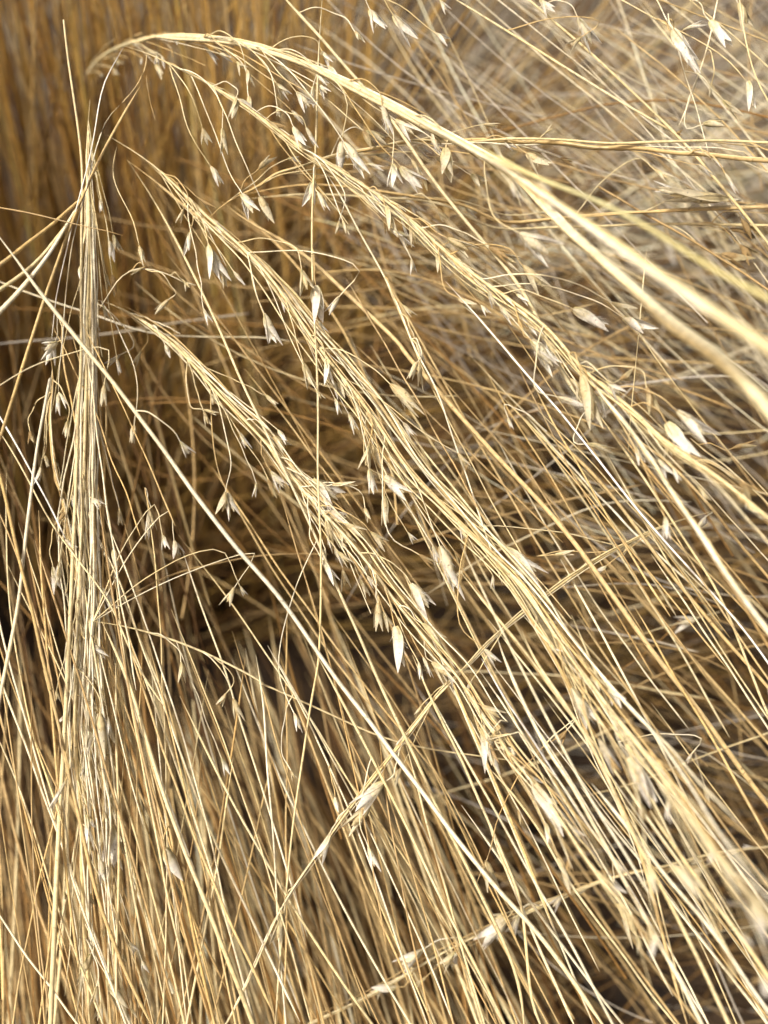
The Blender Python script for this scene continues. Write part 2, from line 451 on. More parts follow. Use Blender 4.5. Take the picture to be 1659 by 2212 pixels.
# -- the big seed heads
L('arch', 'A1 500,480 525,425 575,365 650,312 740,270 850,242 1010,215 1200,225 1450,247 A2 0,262 200,325 500,440 800,595 1050,730 1250,835 1659,1065 A3 400,1330 800,1680 1100,1960 1450,2212 B3 1659,430 1900,790',
  (.56, .44, .41, .40, .395, .37, .34, .30, .265, .24), (1.3, 4.2), 'pale', 'largest arching seed head, bowing from the upper left to the right edge', strands=3, spread=1.1, br=46, node=[.17, .26, .52], ridge=.18, brl=(120, 380), brmax=.5)
L('archupper', 'A2 900,650 1150,790 1500,975 A3 200,1100 500,1300 900,1570 1300,1850 1659,2090 1900,2260', (.37, .33, .29, .25, .23), (1.9, 3.2), 'pale',
  'thick blurred straw stem running just above the largest arching head', strands=2, spread=1.3, br=4, ridge=.18)
L('archgreen', 'A3 -100,860 100,980 300,1080 600,1190 1000,1400 1300,1600 1659,1790 1850,1900', (.33, .29, .25), (1.1, 1.6), 'lime', 'greenish blurred stem nearest the top of the three thick right stems', br=3)
L('archbranch', 'A1 740,275 880,310 1050,400 1230,490 1400,590 1659,770 A2 200,770 300,880 420,940 560,1020 700,1110 850,1210 1000,1320 1100,1420 1250,1560 1450,1710 A3 100,1790 290,1925 B3 400,0 540,200 620,260 760,350 850,430 1050,640 1290,780 1500,950 1659,1080 1800,1190',
  (.412, .405, .40, .395, .38, .355, .33), (1.0, 1.4), 'straw', 'long seed head branching under the big arch and ending low on the right edge', strands=3, spread=2.4, br=64, node=[.16, .31], brl=(90, 260))
L('archfork', 'B3 590,245 700,400 850,560 950,720 1100,950 1300,1250 1500,1550 1659,1750 1800,1960', (.365, .34, .32), (1.2, 1.9), 'cream', 'pale stem forking off downward from the long right seed head', br=4, strands=1)
L('second', 'A1 640,810 680,840 800,900 950,1010 1100,1160 1250,1310 1450,1480 1659,1700 A2 330,1940 480,2140 B2 565,225 700,380 800,520 900,700 1000,830 1130,950 1250,1080 1350,1180 1430,1260 1659,1480 B3 130,1450 270,1600 350,1750 500,1950 620,2100 C3 700,330 850,500 1000,690 1100,830 1180,960 1300,1120 1400,1280 1550,1430 1659,1600 1800,1800',
  (.425, .415, .405, .40, .395,   .38, .345, .30, .255), (1.2, 1.7), 'straw', 'long central seed head sweeping from under the arch to the lower right corner', strands=6, spread=4.2, flare=.6, br=52, node=[.12, .36, .53], ridge=.15, brl=(120, 420))
L('secondgold', 'A1 760,960 900,1060 1100,1230 1300,1390 1500,1530 1659,1660 A2 300,1800 480,1990 B2 440,0 560,70 700,260 840,440 960,640 1080,800 1180,930 B3 -60,1180 60,1400 250,1700 420,1990 C3 480,230 640,640 820,980 940,1330 1080,1900 1200,2300',
  (.43, .415, .405, .40, .385, .36), (1.4, 1.5), 'gold', 'golden stem lying along the upper side of the central seed head', strands=2, spread=1.6)
L('third', 'A1 540,1790 620,1800 700,1830 880,1940 1000,2040 1110,2130 B1 1300,330 1400,430 1500,530 1659,690 B2 280,850 400,980 500,1090 600,1180 700,1310 780,1420 870,1550 1000,1700 1130,1880 1250,2000 1390,2200 C2 1430,420 1560,550 C3 0,420 100,590 220,730 400,960 560,1220 700,1400 900,1640',
  (.43, .42, .41, .40, .385, .36, .33), (1.1, 1.2), 'straw', 'seed head arching below the central one and bristling with spikelets', strands=5, spread=3.9, flare=.5, br=58, node=[.1, .4], ridge=.15, brl=(90, 300))
L('fourth', 'A1 1250,1310 1280,1260 1400,1180 1530,1120 1659,1062 A2 150,1060 350,985 550,940 720,892 850,862 1100,842 1300,842 A3 150,842 300,852 500,870 700,885 1000,902 1300,932 1659,962 1900,985',
  (.41, .42, .41, .395, .38), (1.2, 2.0), 'gold', 'wavy golden seed head running level to the right edge', strands=2, spread=1.2, br=16, node=[.62, .72], ridge=.16, wav=.5)
L('fourthtop', 'A2 1250,850 A3 -30,852 150,832 400,842 700,852 1100,848 1400,852 1659,858 1900,866', (.405, .395, .39), (1.0, 1.2), 'straw', 'wavy straw strand just above the level golden seed head', wav=.5, br=3)
L('fifth', 'A2 0,1165 300,1105 500,1108 800,1150 1100,1190 1400,1240 A3 0,1345 300,1320 700,1285 1000,1265 1300,1250 1659,1243 1900,1240', (.44, .43, .42), (1.0, 1.8), 'gold', 'level golden stem below the wavy seed head at the right', br=8, strands=1)
L('fifthlow', 'A2 0,1195 250,1170 600,1168 900,1195 1200,1215 A3 0,1385 300,1360 700,1360 1000,1340 1400,1350 1659,1352 1900,1355', (.45, .44, .425), (.9, 1.3), 'straw', 'level straw stem lowest of those at the right above the middle', br=6)
L('crossing', 'B3 1330,1040 1200,1070 1050,1120 850,1212 600,1340 400,1490 200,1640 0,1800 B2 1340,1960 1100,2190 C2 1130,270 880,600 710,800 560,1010 420,1200 230,1480 120,1720 0,1990 -160,2300',
  (.42, .405, .395, .39), (1.3, .8), 'straw', 'thin seed head crossing the other stems from the right down to the bottom left', strands=2, spread=1.0, br=7, node=[.42, .62], brl=(60, 150))
L('lower', 'C3 1900,1120 1659,1150 1300,1190 1000,1280 700,1335 420,1445 200,1540 0,1640 C2 1450,1645 1250,1750 1000,1885 850,1985 600,2110 370,2212 200,2290', (.46, .45, .445, .44), (1.1, .8), 'straw',
  'lowest seed head, slanting up to the right across the bottom', strands=2, spread=1.6, br=14, brl=(60, 190))
L('plume', 'A1 300,2130 B1 330,200 315,350 300,600 330,800 370,1000 430,1250 480,1600 520,1900 C1 560,120 600,500 630,900 660,1400 690,2000 710,2300', (.42, .412, .405, .40), (1.0, 1.0), 'gold',
  'feathery beige seed head hanging beside the upright left bundle', strands=2, spread=2, br=60, brl=(60, 190), wav=.4)
L('upright', 'A1 382,120 400,300 440,560 480,850 498,1000 490,1250 488,1700 488,2212 B1 470,400 455,900 440,1250 420,1700 395,2212 C1 380,600 350,1100 320,1800 300,2300', (.41, .405, .395, .385), (.9, 2.2), 'straw',
  'tall pale broken stalk standing upright at the left', ridge=.06, tip=False, strands=0)
L('sheaf', 'A1 540,600 520,900 535,1300 525,1700 520,2212 B1 520,300 500,800 485,1300 465,1700 450,2212 C1 450,300 460,700 490,1000 490,1400 520,1800 540,2300', (.42, .41, .40, .395), (1.6, 1.6), 'straw',
  'hanging sheaf of straw strands tight against the upright pale stalk', strands=10, spread=4.2, br=56, flare=2.2, brl=(120, 420), ridge=.15)
L('sheafright', 'A1 540,1290 545,1700 560,2212 B1 560,100 572,600 560,1000 590,1500 650,1900 C1 620,0 660,500 650,1000 700,1500 780,2000 800,2300', (.425, .415, .405), (1.3, 1.5), 'gold',
  'golden strand down the right side of the hanging sheaf', strands=6, spread=3.6, br=16, brl=(150, 420), flare=2.0)
# -- single straight stems one can pick out
S = lambda *a, **k: L(*a, **k)
S('diaglong', 'A1 -120,1270 0,1425 270,1790 480,2050 B1 480,20 800,430 1100,830 1400,1250 1659,1530 B2 400,1820 C2 420,0 600,200 880,590 1130,920 1250,1080 1480,1370 1659,1560 C3 350,1750 660,2212 760,2350', (.375, .38, .385, .375), (1.5, 1.8), 'cream',
  'longest pale stalk slanting from the left edge to the bottom right of centre', wav=.08)
S('diagtwo', 'A1 770,970 900,1150 1050,1430 1250,1830 1420,2212 B1 1500,370 1659,700 B2 400,1150 620,1650 860,2212 C2 1000,560 1150,920 1250,1120 1450,1520 1659,1960 C3 200,2330', (.43, .41, .395, .385), (1.0, 1.4), 'straw',
  'straight straw stalk falling from the second arch past the centre', wav=.08)
S('diagthree', 'A1 1330,1210 1480,1340 A2 280,1460 480,1640 750,1900 1000,2130 B2 870,0 1150,310 1400,600 1659,870 B3 200,880 480,1200 800,1650 1050,2000 1240,2212 C3 1400,560 1659,900 1800,1090', (.44, .41, .39, .375), (1.7, 2.2), 'gold',
  'stout golden stalk running straight down to the right edge, alone', wav=.08)
S('threadvert', 'A2 470,-150 455,0 440,300 420,700 400,1300 400,1700 B2 420,0 440,1000 460,1300 430,2000 C2 440,0 380,400 280,1000 240,1400 180,2212 160,2400', (.405, .40, .395), (.9, .9), 'straw', 'very thin upright thread hanging through the centre from top to bottom', wav=.1)
S('topdiag', 'A2 100,-160 240,0 440,210 700,520 900,730 1000,910 1200,1180 1400,1430 A3 0,1490 150,1690 300,1900 B3 330,60 560,420', (.40, .40, .395, .39), (1.3, 1.5), 'straw', 'straw stalk entering at the top and passing behind the big arch', wav=.08)
S('fanupper', 'A3 -260,-30 0,130 250,280 560,480 850,660 1090,790', (.42, .41), (.9, 1.1), 'straw', 'upper right stalk that meets another at a brown joint', wav=.06, tip=False)
S('fanlower', 'A3 50,-160 220,0 520,250 800,510 1090,780 1220,930 1350,1080 1659,1460 1850,1690', (.42, .41, .40), (1.0, 1.3), 'straw', 'upper right stalk running through a brown joint to the right edge', node=[.55], wav=.06)
S('spikline', 'A3 640,-90 770,0 1060,150 1330,290 1470,390 1530,490', (.415, .40), (.6, .5), 'straw', 'thin bowed stalk in the top right corner ending in a white spikelet', wav=.15)
S('spiktop', 'A3 940,-120 990,0 1080,170', (.41, .40), (.6, .5), 'cream', 'short thread at the top right holding a split white spikelet')
S('threadx', 'A3 1380,-100 1345,60 1280,330 1200,580 1120,760', (.42, .41), (.7, .5), 'cream', 'pale thread leaning down left to the brown joint at the upper right')
S('threadx2', 'A3 1110,200 1140,380 1200,560 1230,650 1270,800 1300,920', (.405, .40), (.5, .4), 'cream', 'pale thread dropping from the split white spikelet', wav=.2)
S('threadr', 'A3 1480,-100 1500,100 1540,330 1600,500 1659,610 1750,780', (.41, .41), (.7, .6), 'straw', 'straw thread running down the top right edge')
S('topr1', 'A3 860,-60 1010,0 1300,110 1659,250 1850,330', (.43, .43), (.6, .6), 'gold', 'fine golden stem at the top right, nearly level')
S('topr2', 'A3 1080,-100 1190,0 1400,170 1659,400 1850,570', (.42, .42), (.7, .7), 'straw', 'fine straw stem bearing a drooping pale spikelet in the top right corner')
S('brownarc', 'A2 1300,830 A3 0,795 400,700 700,620 950,600 1300,622 1659,705 1850,760', (.50, .48, .47), (.9, 1.0), 'brown', 'thin brown arc bowed over the level golden seed head')
S('browndiag', 'A3 640,1120 1000,1330 1300,1500 1659,1740 1850,1870', (.43, .42), (1.0, 1.1), 'tan', 'snapped tan stalk with a dark tip right of the thick blurred stems', tip=False)
S('lineleft', 'A1 -120,1225 0,1242 300,1310 550,1362 740,1415', (.39, .39), (.7, .3), 'tan', 'fine tan whisker crossing the upright stalk at the left edge', wav=.15)
S('leftwarm', 'A1 -150,1700 0,1590 300,1355 500,1180', (.37, .40), (1.9, 1.2), 'gold', 'blurred golden stalk rising from the left edge to the upright stalk')
S('leftpale', 'A1 -150,2020 0,1870 200,1655 350,1440 480,1210', (.36, .40), (2.2, 1.0), 'cream', 'blurred pale stalk rising from the left edge, lowest of three')
S('leftpale2', 'A1 -150,1830 0,1735 200,1600 350,1420 470,1250', (.37, .40), (2.0, 1.0), 'straw', 'blurred straw stalk rising from the left edge, middle of three')
S('goldleft', 'B1 -60,790 0,600 100,290 190,0 A1 300,1690 450,1280 520,1120 620,900 720,720 840,520', (.385, .39, .41), (1.5, 1.0), 'gold', 'golden stalk slanting behind the upright stalk down to the left edge', wav=.1)
S('levelgrey', 'A1 -120,1640 0,1690 300,1810 600,1900 900,2000 1300,2022 1659,2030 A2 300,2050', (.45, .46), (.8, .8), 'cream', 'thin pale stem running nearly level under the second arch')
S('levelgrey2', 'A1 -100,2075 0,2060 600,2010 1100,1930 1500,1880', (.5, .52), (1.1, .9), 'grey', 'blurred grey stem lying level behind the left bundle')
S('whiteA', 'A1 740,285 650,430 600,600 560,800 520,1050 430,1350 390,1500 340,1800 310,2030', (.405, .395, .40), (.55, .4), 'white', 'white curling thread hanging from the joint of the big arch', wav=.3)
S('whiteB', 'A1 720,630 640,660 600,760 545,1000 470,1330 410,1650 370,2000 345,2212 B1 345,200 350,330', (.40, .395), (.5, .4), 'cream', 'cream thread looping past the upright stalk to a forked spikelet', wav=.3)
S('loopthread', 'A1 880,320 885,380 860,450 790,560 730,620', (.405, .405), (.6, .45), 'gold', 'short golden hook hanging under the big arch', wav=.1)
S('threadpod', 'A1 700,880 690,930 668,1050 740,1200 800,1330 835,1475', (.41, .40), (.5, .4), 'straw', 'curled thread left of the central head with a pod at its end', wav=.15)
S('threadside', 'A1 590,1860 650,1760 720,1660 790,1620 860,1605 960,1620 1060,1665 1110,1700', (.41, .42), (.5, .5), 'cream', 'thin thread with side spikelets bowed above the third head', wav=.25)
S('threadfall', 'A1 880,450 875,480 900,600 935,730', (.41, .41), (.35, .25), 'tan', 'tiny tan hair falling from the golden hook')
S('finewhite', 'A2 440,970 560,1160 690,1400 800,1600 900,1800 980,2000 1010,2140 B2 1080,160 1180,400 1280,700 1380,1000 1460,1240 1540,1480', (.41, .40, .40), (.8, .6), 'cream', 'very thin cream stem falling through the dark gap right of centre')
S('whiteline', 'A2 1200,1690 1330,1830 1500,2030 B3 0,-35 200,210 400,430 600,680 850,1000 1100,1290 1350,1560 1500,1730 1659,1950 1800,2150', (.39, .385, .38), (.8, .8), 'white', 'bright white stem running straight through the right half')
S('rightfine1', 'B3 600,400 660,480 820,700 1000,970 1200,1280 1400,1600 C3 1659,370 1800,600', (.40, .385), (1.0, 1.1), 'straw', 'fine straw stem parallel to and right of the bright white one')
S('rightfine2', 'B3 760,550 900,740 1150,1050 1400,1430 1659,1850 1800,2050', (.375, .36), (1.0, 1.3), 'tan', 'tan stem close below the long right seed head')
S('rightbrown', 'B3 330,560 560,760 800,1050 1000,1320 1200,1560 1400,1810 1659,2100 1800,2260', (.42, .40), (1.5, 1.5), 'gold', 'warm gold stem slanting behind the bright white one at the right')
S('rightbrown2', 'B3 800,560 1000,700 1200,880 1400,1120 1659,1440 1800,1600', (.42, .41), (1.3, 1.3), 'gold', 'golden brown stem behind the forked pale stem at the right edge')
S('rightthin3', 'B3 1210,840 1330,970 1500,1160 1659,1330 1800,1480', (.40, .39), (.6, .6), 'cream', 'short fine cream stem at the right edge below the spiky head')
S('rightthin4', 'B3 1190,600 1300,690 1480,830 1659,1000 1800,1140', (.40, .39), (.7, .7), 'straw', 'short fine straw stem under the blurred husks at the right')
S('branchvert', 'A3 930,1500 900,1800 B3 880,0 860,200 830,500 820,690', (.395, .395), (.6, .3), 'straw', 'upright thin straw bristle ending in a point at the right')
S('greyx', 'B2 580,1620 700,1420 900,1100 1100,880 1300,640 1500,420 1659,220', (.50, .52), (.7, .7), 'grey', 'grey stem slanting up to the right through the dark gap')
S('arcgrey', 'B2 1050,1560 1300,1400 1490,1270 B3 0,1290 200,1200 480,1060 700,985 950,970 1200,985', (.47, .47), (.8, .7), 'cream', 'cream arc bending over to the right in the middle of the dark gap')
S('arclow', 'B3 400,1500 560,1485 800,1470 1050,1490 1250,1545 1400,1610', (.46, .46), (.7, .5), 'grey', 'small grey arc under the stout golden stalk')
S('arclow2', 'B3 440,1860 560,1830 800,1825 1050,1850 1300,1930 1500,2040', (.47, .47), (.7, .5), 'tan', 'small tan arc, lower of two under the stout golden stalk')
S('leftarc', 'B1 640,1630 760,1560 940,1450 1160,1380 1400,1330 1659,1295 B2 300,1290 500,1300', (.44, .45), (.7, .5), 'tan', 'fine tan arc rising right out of the black hollow at the left')
S('lefttwo', 'B1 560,1700 680,1712 800,1740 980,1790 1250,1900 1500,2020 C1 1659,215 C2 0,125 300,260 600,400 900,520 1300,590 1659,640', (.40, .41, .43), (.9, .6), 'straw', 'long straw stem bowed down right from the black hollow')
S('palestick', 'A1 300,2350 B1 310,150 260,450 210,750 140,1330 90,1700 0,2160 -60,2400', (.39, .385, .38), (1.1, 1.7), 'cream', 'pale stalk crossing the lower left leaning to the left edge')
S('goldstick', 'B1 -120,360 0,830 130,1380 240,1850 330,2212 C1 250,0 380,550 480,1000 560,1350 650,1650 800,2000 950,2300', (.38, .385, .385), (1.3, 1.4), 'gold', 'golden stalk from the left edge running down across the hanging sheaf')
S('leftstem1', 'A1 375,1900 375,2212 B1 400,200 440,460 490,700', (.42, .42), (1.0, .8), 'gold', 'short golden stem behind the upright stalk at the left')
S('leftwhite1', 'B1 -60,380 0,470 120,680 280,970 400,1220', (.40, .40), (.9, .7), 'white', 'bright white stem at the left edge crossing behind the feathery head')
S('leftwhite2', 'B1 -60,480 60,660 170,850 300,1100 460,1320 640,1560 830,1980 1000,2230', (.40, .395), (.7, .9), 'straw', 'straw stem from the left edge crossing the sheaf towards the black hollow')
S('bot1', 'B1 610,1700 700,1900 C1 720,0 850,400 1000,900 1160,1300 1300,1650 1420,1960 1520,2212 1580,2380', (.40, .385, .38), (1.5, 2.1), 'straw', 'stout straw stalk in the lower left running from the sheaf to the bottom', wav=.08)
S('bot2', 'B1 560,1130 640,1300 760,1560 850,1850 C1 900,60 1040,470 1160,800 1330,1200 1500,1570 1659,1900 1800,2200', (.41, .40, .39), (.8, 1.2), 'cream', 'fine cream stalk running just right of the black hollow to the bottom')
S('bot3', 'C1 830,330 900,600 980,900 1060,1250 1130,1500 1180,1750 1250,2050 1320,2380', (.40, .39), (1.1, 1.3), 'gold', 'golden stalk in the lower left between two straw ones')
S('bot4', 'B1 870,900 930,1330 960,1700 980,2212 C1 985,300 1000,900 1000,1500 985,2000 970,2380', (.405, .40), (.6, .7), 'straw', 'thin upright thread at the lower left rising above the black hollow')
S('bot5', 'C1 -60,1480 0,1550 150,1800 270,1940 400,2130 560,2330', (.39, .385), (.9, .9), 'cream', 'fine cream stem in the bottom left corner')
S('bot6', 'C1 -60,400 20,560 130,830 250,1200 340,1500 450,1780 560,2050 660,2330', (.395, .39), (.8, 1.0), 'straw', 'straw stem slanting across the lower left corner')
S('bot7', 'C1 -40,20 60,300 150,520 260,850 370,1120 480,1480 600,1800 720,2120 800,2330', (.40, .39), (1.0, 1.0), 'cream', 'cream stem from the left edge down to the foot of the sheaf')
S('bot8', 'C1 1659,1560 1560,1760 1440,2060 1350,2212 1290,2330', (.40, .40), (.6, .7), 'cream', 'short cream stem at the bottom slanting against the others')
S('bright1', 'C3 30,-120 60,0 180,250 300,500 520,850 700,1180 900,1530 1100,1900 1260,2212 1330,2350', (.37, .36, .35), (1.3, 1.8), 'cream', 'stout cream stalk crossing the lower right to the bottom edge')
S('bright2', 'C3 180,-150 240,0 450,300 650,640 800,980 1000,1350 1200,1750 1400,2160 1500,2380', (.365, .35, .34), (1.1, 1.6), 'straw', 'straw stalk right of the stout cream one at the lower right')
S('bright3', 'C3 -60,20 0,130 200,440 340,650 560,1000 780,1300 920,1560 1100,1880 1300,2212', (.385, .38), (.8, .8), 'white', 'thin white stem between the cream stalks of the lower right')
S('bright4', 'C3 -40,650 100,800 270,1020 440,1330 620,1560 760,1760 920,1990 1100,2212 1200,2340', (.39, .385), (1.1, 1.0), 'straw', 'straw stalk from the bottom centre to the bottom edge right of it')
S('bright5', 'C3 -20,1010 30,1140 130,1400 220,1600 330,1860 420,2050 500,2230', (.395, .39), (1.2, 1.3), 'cream', 'short cream stalk at the bottom centre')
S('bright6', 'C3 600,770 740,930 860,1090 1050,1330 1250,1560 1420,1790 1600,2050 1750,2260', (.355, .345), (1.3, 1.6), 'cream', 'cream stalk reaching the bottom right corner')
S('bright7', 'C3 950,930 1060,1100 1200,1290 1350,1500 1500,1700 1659,1920 1780,2100', (.35, .335), (1.4, 1.8), 'straw', 'broad blurred straw stalk near the bottom right corner')
S('bright8', 'C3 760,520 900,650 1100,860 1300,1060 1500,1270 1659,1430 1800,1570', (.39, .385), (.6, .6), 'cream', 'hair thin cream stem crossing the lower right edge')
S('bright9', 'C2 420,-10 560,240 800,700 1000,1100 1250,1620 1400,1900 1550,2212 1620,2350', (.395, .385), (1.1, 1.2), 'straw', 'straw stalk through the bottom centre')
S('bright10', 'C2 1000,0 1130,300 1280,600 1450,980 1560,1250 1659,1480 C3 230,2050 330,2300', (.40, .385), (1.1, 1.3), 'straw', 'straw stalk falling past the brown calyx to the bottom')
S('bright11', 'C2 60,0 110,300 130,700 165,1100 200,1700 240,2212 250,2350', (.40, .395), (.9, .8), 'cream', 'cream stalk upright in the bottom centre left')
S('bright12', 'C2 130,-60 300,250 500,660 640,960 700,1130 800,1400 900,1700 1050,2100 1120,2300', (.405, .395), (.7, .8), 'cream', 'fine cream stalk bowed through the bottom centre')
S('calyx', 'C2 1380,1380 1480,1100 1560,860 1640,740 C3 180,670 270,580 350,510', (.39, .39), (.5, .5), 'tan', 'crooked tan twig rising to a brown calyx at the lower right', wav=.4)

# -- spikelets the photograph shows, (base, tip, tone, opening, fatness)
SPK = []
def K(reg, *rows):
    for r in rows:
        p = r.split()
        a, b = trace(reg + ' ' + p[0] + ' ' + p[1])
        SPK.append((a, b, p[2] if len(p) > 2 else 'w', float(p[3]) if len(p) > 3 else None, float(p[4]) if len(p) > 4 else 1.0, p[5] if len(p) > 5 else None))
K('A1', '1215,770 1250,885 g 34 1.2 archbranch', '1335,770 1345,935 g 10 1 archbranch', '1265,1000 1345,1135 w 8 1.2 archbranch', '1455,1165 1540,1320 w 20 1 archbranch', '1560,1180 1635,1345 g 14 1.1 archbranch',
  '835,1475 865,1605 g 6 1.1 threadpod', '860,1605 770,1645 g 16 .8 threadside', '1010,1800 915,1885 g 18 .9 threadside', '1250,1475 1285,1675 w 8 .9 second', '1265,1495 1362,1725 w 8 .9 second', '1140,1395 1118,1535 w 6 .7 second',
  '1100,1255 1068,1355 g 12 1 second', '1415,590 1385,735 g 8 .9 archbranch', '1480,420 1512,530 g 16 1.1 arch', '1490,580 1512,710 g 10 1 arch', '1555,1010 1650,930 g 20 1 fourth', '720,2130 635,2195 w 12 .9 third', '845,2110 795,2205 g 10 .9 third',
  '990,2070 1025,2145 w 10 1.2 third', '1590,1900 1659,2065 w 12 1 second', '345,2050 240,2120 w 30 1.2 whiteA', '330,2050 280,2190 w 30 1 whiteA', '1420,370 1480,430 g 30 1.3 arch', '1105,1690 1150,1740 g 40 1.2 threadside')
K('A2', '745,60 825,195 w 34 1.1 topdiag', '885,90 1010,262 w 14 1 topdiag', '1140,200 1225,262 w 40 1.1 topdiag', '655,190 705,255 g 36 1.1 topdiag', '1165,0 1217,82 w 14 1 fanupper', '460,310 515,400 w 14 1 arch', '305,555 412,672 w 18 1.2 arch',
  '405,515 388,640 w 8 .9 arch', '285,760 350,885 w 26 1.1 archbranch', '362,765 430,900 w 10 .8 archbranch', '185,500 235,570 g 24 1.2 arch', '190,650 205,712 g 20 1.2 arch', '575,850 562,1045 w 12 1.2 arch', '590,855 748,1085 w 14 .9 arch',
  '820,635 870,835 w 10 .9 arch', '900,720 1045,835 w 18 1 arch', '720,790 875,845 g 10 1 fourth', '880,985 890,1135 w 22 1.2 arch', '930,1000 1072,1155 w 16 1 arch', '410,1080 368,1245 w 20 .9 threadvert', '430,1150 495,1285 w 8 .7 threadvert',
  '560,1325 540,1422 g 6 .8 archbranch', '580,1320 617,1418 g 6 .8 archbranch', '1200,890 1212,1095 g 8 1.2 arch', '1350,1050 1445,1110 g 30 1.2 fourth', '1210,1430 1375,1525 g 16 1 archbranch', '840,1240 892,1415 g 8 .8 archbranch', '420,1715 440,1955 w 9 1.1 threadvert',
  '335,1620 380,1780 g 10 1 second', '110,1880 190,2085 w 12 .9 second', '1280,1790 1385,1865 g 26 1.2 archbranch', '560,1780 475,1905 w 26 .8 second', '940,1830 1015,1905 g 10 .8 finewhite', '1020,2050 1080,2200 w 8 .6 finewhite', '1460,1480 1605,1565 b 18 1 archbranch', '985,1360 1040,1500 g 22 1.1 archbranch',
  '1060,1060 1110,1140 b 20 1.2 fourth', '1150,1250 1215,1320 b 14 .9 fifth')
K('A3', '290,0 372,85 w 20 1.2 fanlower', '520,110 628,315 w 6 1.1 fanlower', '1090,175 1190,385 w 10 1.1 spiktop', '1110,195 1248,465 w 8 .8 spiktop', '1150,180 1295,128 w 8 .7 spikline', '1310,125 1432,275 w 14 1 topr2', '1480,20 1552,190 g 8 1.2 threadr', '1535,490 1578,685 w 10 1 spikline',
  '1320,500 1308,585 g 12 1 threadx', '1390,600 1495,705 g 10 .9 threadx2', '535,225 460,292 g 34 1.1 fanupper', '1155,1160 950,1130 w 14 .9 fifth', '1420,1190 950,1165 g 8 .7 fifth', '1320,950 1400,1012 w 10 .8 fourth', '1400,1040 1490,1185 w 6 .6 fourth', '210,920 335,1010 g 30 1.3 fourth',
  '980,1020 1080,1085 g 14 .9 fifth', '170,1400 400,1570 w 26 1.2 arch', '1500,1315 1582,1435 b 24 1 fifthlow', '1490,1470 1592,1575 b 34 1.2 fifthlow', '1380,1525 1572,1577 b 12 1 fifthlow', '190,1595 345,1765 g 18 1 archbranch', '490,1855 725,1965 w 10 .9 archbranch', '790,1905 960,2005 w 14 1.1 archbranch', '720,1815 860,1890 g 16 .9 archbranch', '240,2040 405,2195 w 8 1 archbranch', '20,1520 190,1600 g 14 1 archbranch', '1270,745 1420,720 g 12 1 threadx', '320,800 380,760 g 20 1 fourth', '1110,800 1150,790 b 20 2 fanlower')
K('B1', '352,325 417,420 w 8 .7 whiteB', '350,335 346,475 w 6 .7 whiteB', '805,525 795,650 g 9 1.2 third', '895,1030 880,1245 w 6 .6 bot4', '900,1040 932,1160 g 6 .6 bot4', '1220,430 1312,457 g 8 .7 third', '1222,440 1258,545 g 12 .9 third', '1352,925 1328,1085 g 12 1.1 third', '1362,925 1420,1085 w 14 1 third', '1080,620 1155,725 w 24 1 diaglong',
  '625,280 620,410 g 14 1 goldstick', '550,960 625,1025 w 16 1 sheaf', '318,1375 345,1545 w 8 1.1 plume', '540,1825 645,1925 w 8 1 sheaf', '612,1500 695,1635 w 8 .8 sheafright', '975,1185 1002,1275 w 34 1.1 lefttwo', '1045,1215 1075,1335 w 34 1.1 lefttwo', '1405,1500 1345,1615 g 26 1 lefttwo', '400,1120 455,1170 w 20 1.2 plume', '390,1210 460,1265 w 26 1.2 plume', '1440,1490 1480,1560 w 20 1 lefttwo', '405,500 395,600 g 20 1.1 plume', '180,560 190,640 b 30 1.1 plume')
K('B2', '870,280 1092,487 g 7 1.0 second', '1030,145 968,255 g 8 1 finewhite', '1040,145 1050,325 g 8 .7 finewhite', '480,135 505,290 w 12 1.1 second', '345,150 402,330 g 14 1 second', '740,640 708,810 g 12 1 second', '760,645 842,790 g 10 1 second', '740,790 762,935 w 10 .9 second', '815,825 995,965 w 9 1.1 second', '830,950 840,1135 g 8 .8 second',
  '400,850 605,1015 w 20 1 third', '150,800 252,935 w 24 1 third', '480,1040 645,1095 w 12 1 third', '480,1095 540,1285 g 14 1.1 third', '595,1115 735,1185 g 12 1 third', '715,1020 742,1110 g 12 1 third', '750,1165 860,1270 g 16 1 third', '520,880 692,878 g 4 .7 third', '990,1475 1135,1670 w 12 1.2 third', '1165,1250 1285,1580 w 9 .9 second', '790,1590 800,1760 g 16 1.1 third', '820,1640 872,1765 g 12 1 third', '895,1730 960,2010 w 10 1 third', '1120,1945 1240,2060 g 26 1.3 third', '460,1335 545,1485 w 14 .9 third', '1060,1715 1205,1830 g 18 1 third', '1430,1865 1525,1965 w 16 1 second', '170,590 260,690 g 26 1.2 third', '1040,1300 1150,1380 b 18 .9 second')
K('B3', '235,15 412,225 w 7 1 archbranch', '540,230 632,585 g 10 1 archbranch', '400,355 582,425 w 4 .7 archbranch', '640,350 725,465 w 22 1.1 archbranch', '690,255 792,365 w 18 1.1 archbranch', '770,250 855,225 b 20 1.2 archbranch', '1050,510 1200,745 w 18 1.1 archbranch', '1115,440 1335,625 w 14 1 archbranch', '100,480 122,555 w 10 1 rightbrown', '570,635 745,672 g 6 .8 rightfine1', '70,1265 335,1450 w 10 1 crossing', '1240,1680 1078,1725 w 26 1 arclow2', '1490,870 1582,945 b 10 1.4 archbranch', '1450,660 1592,630 b 10 .9 rightthin4', '380,1300 505,1288 g 8 .9 crossing', '930,300 980,460 b 30 1 archbranch', '1240,1140 1290,1080 w 10 1.2 crossing')
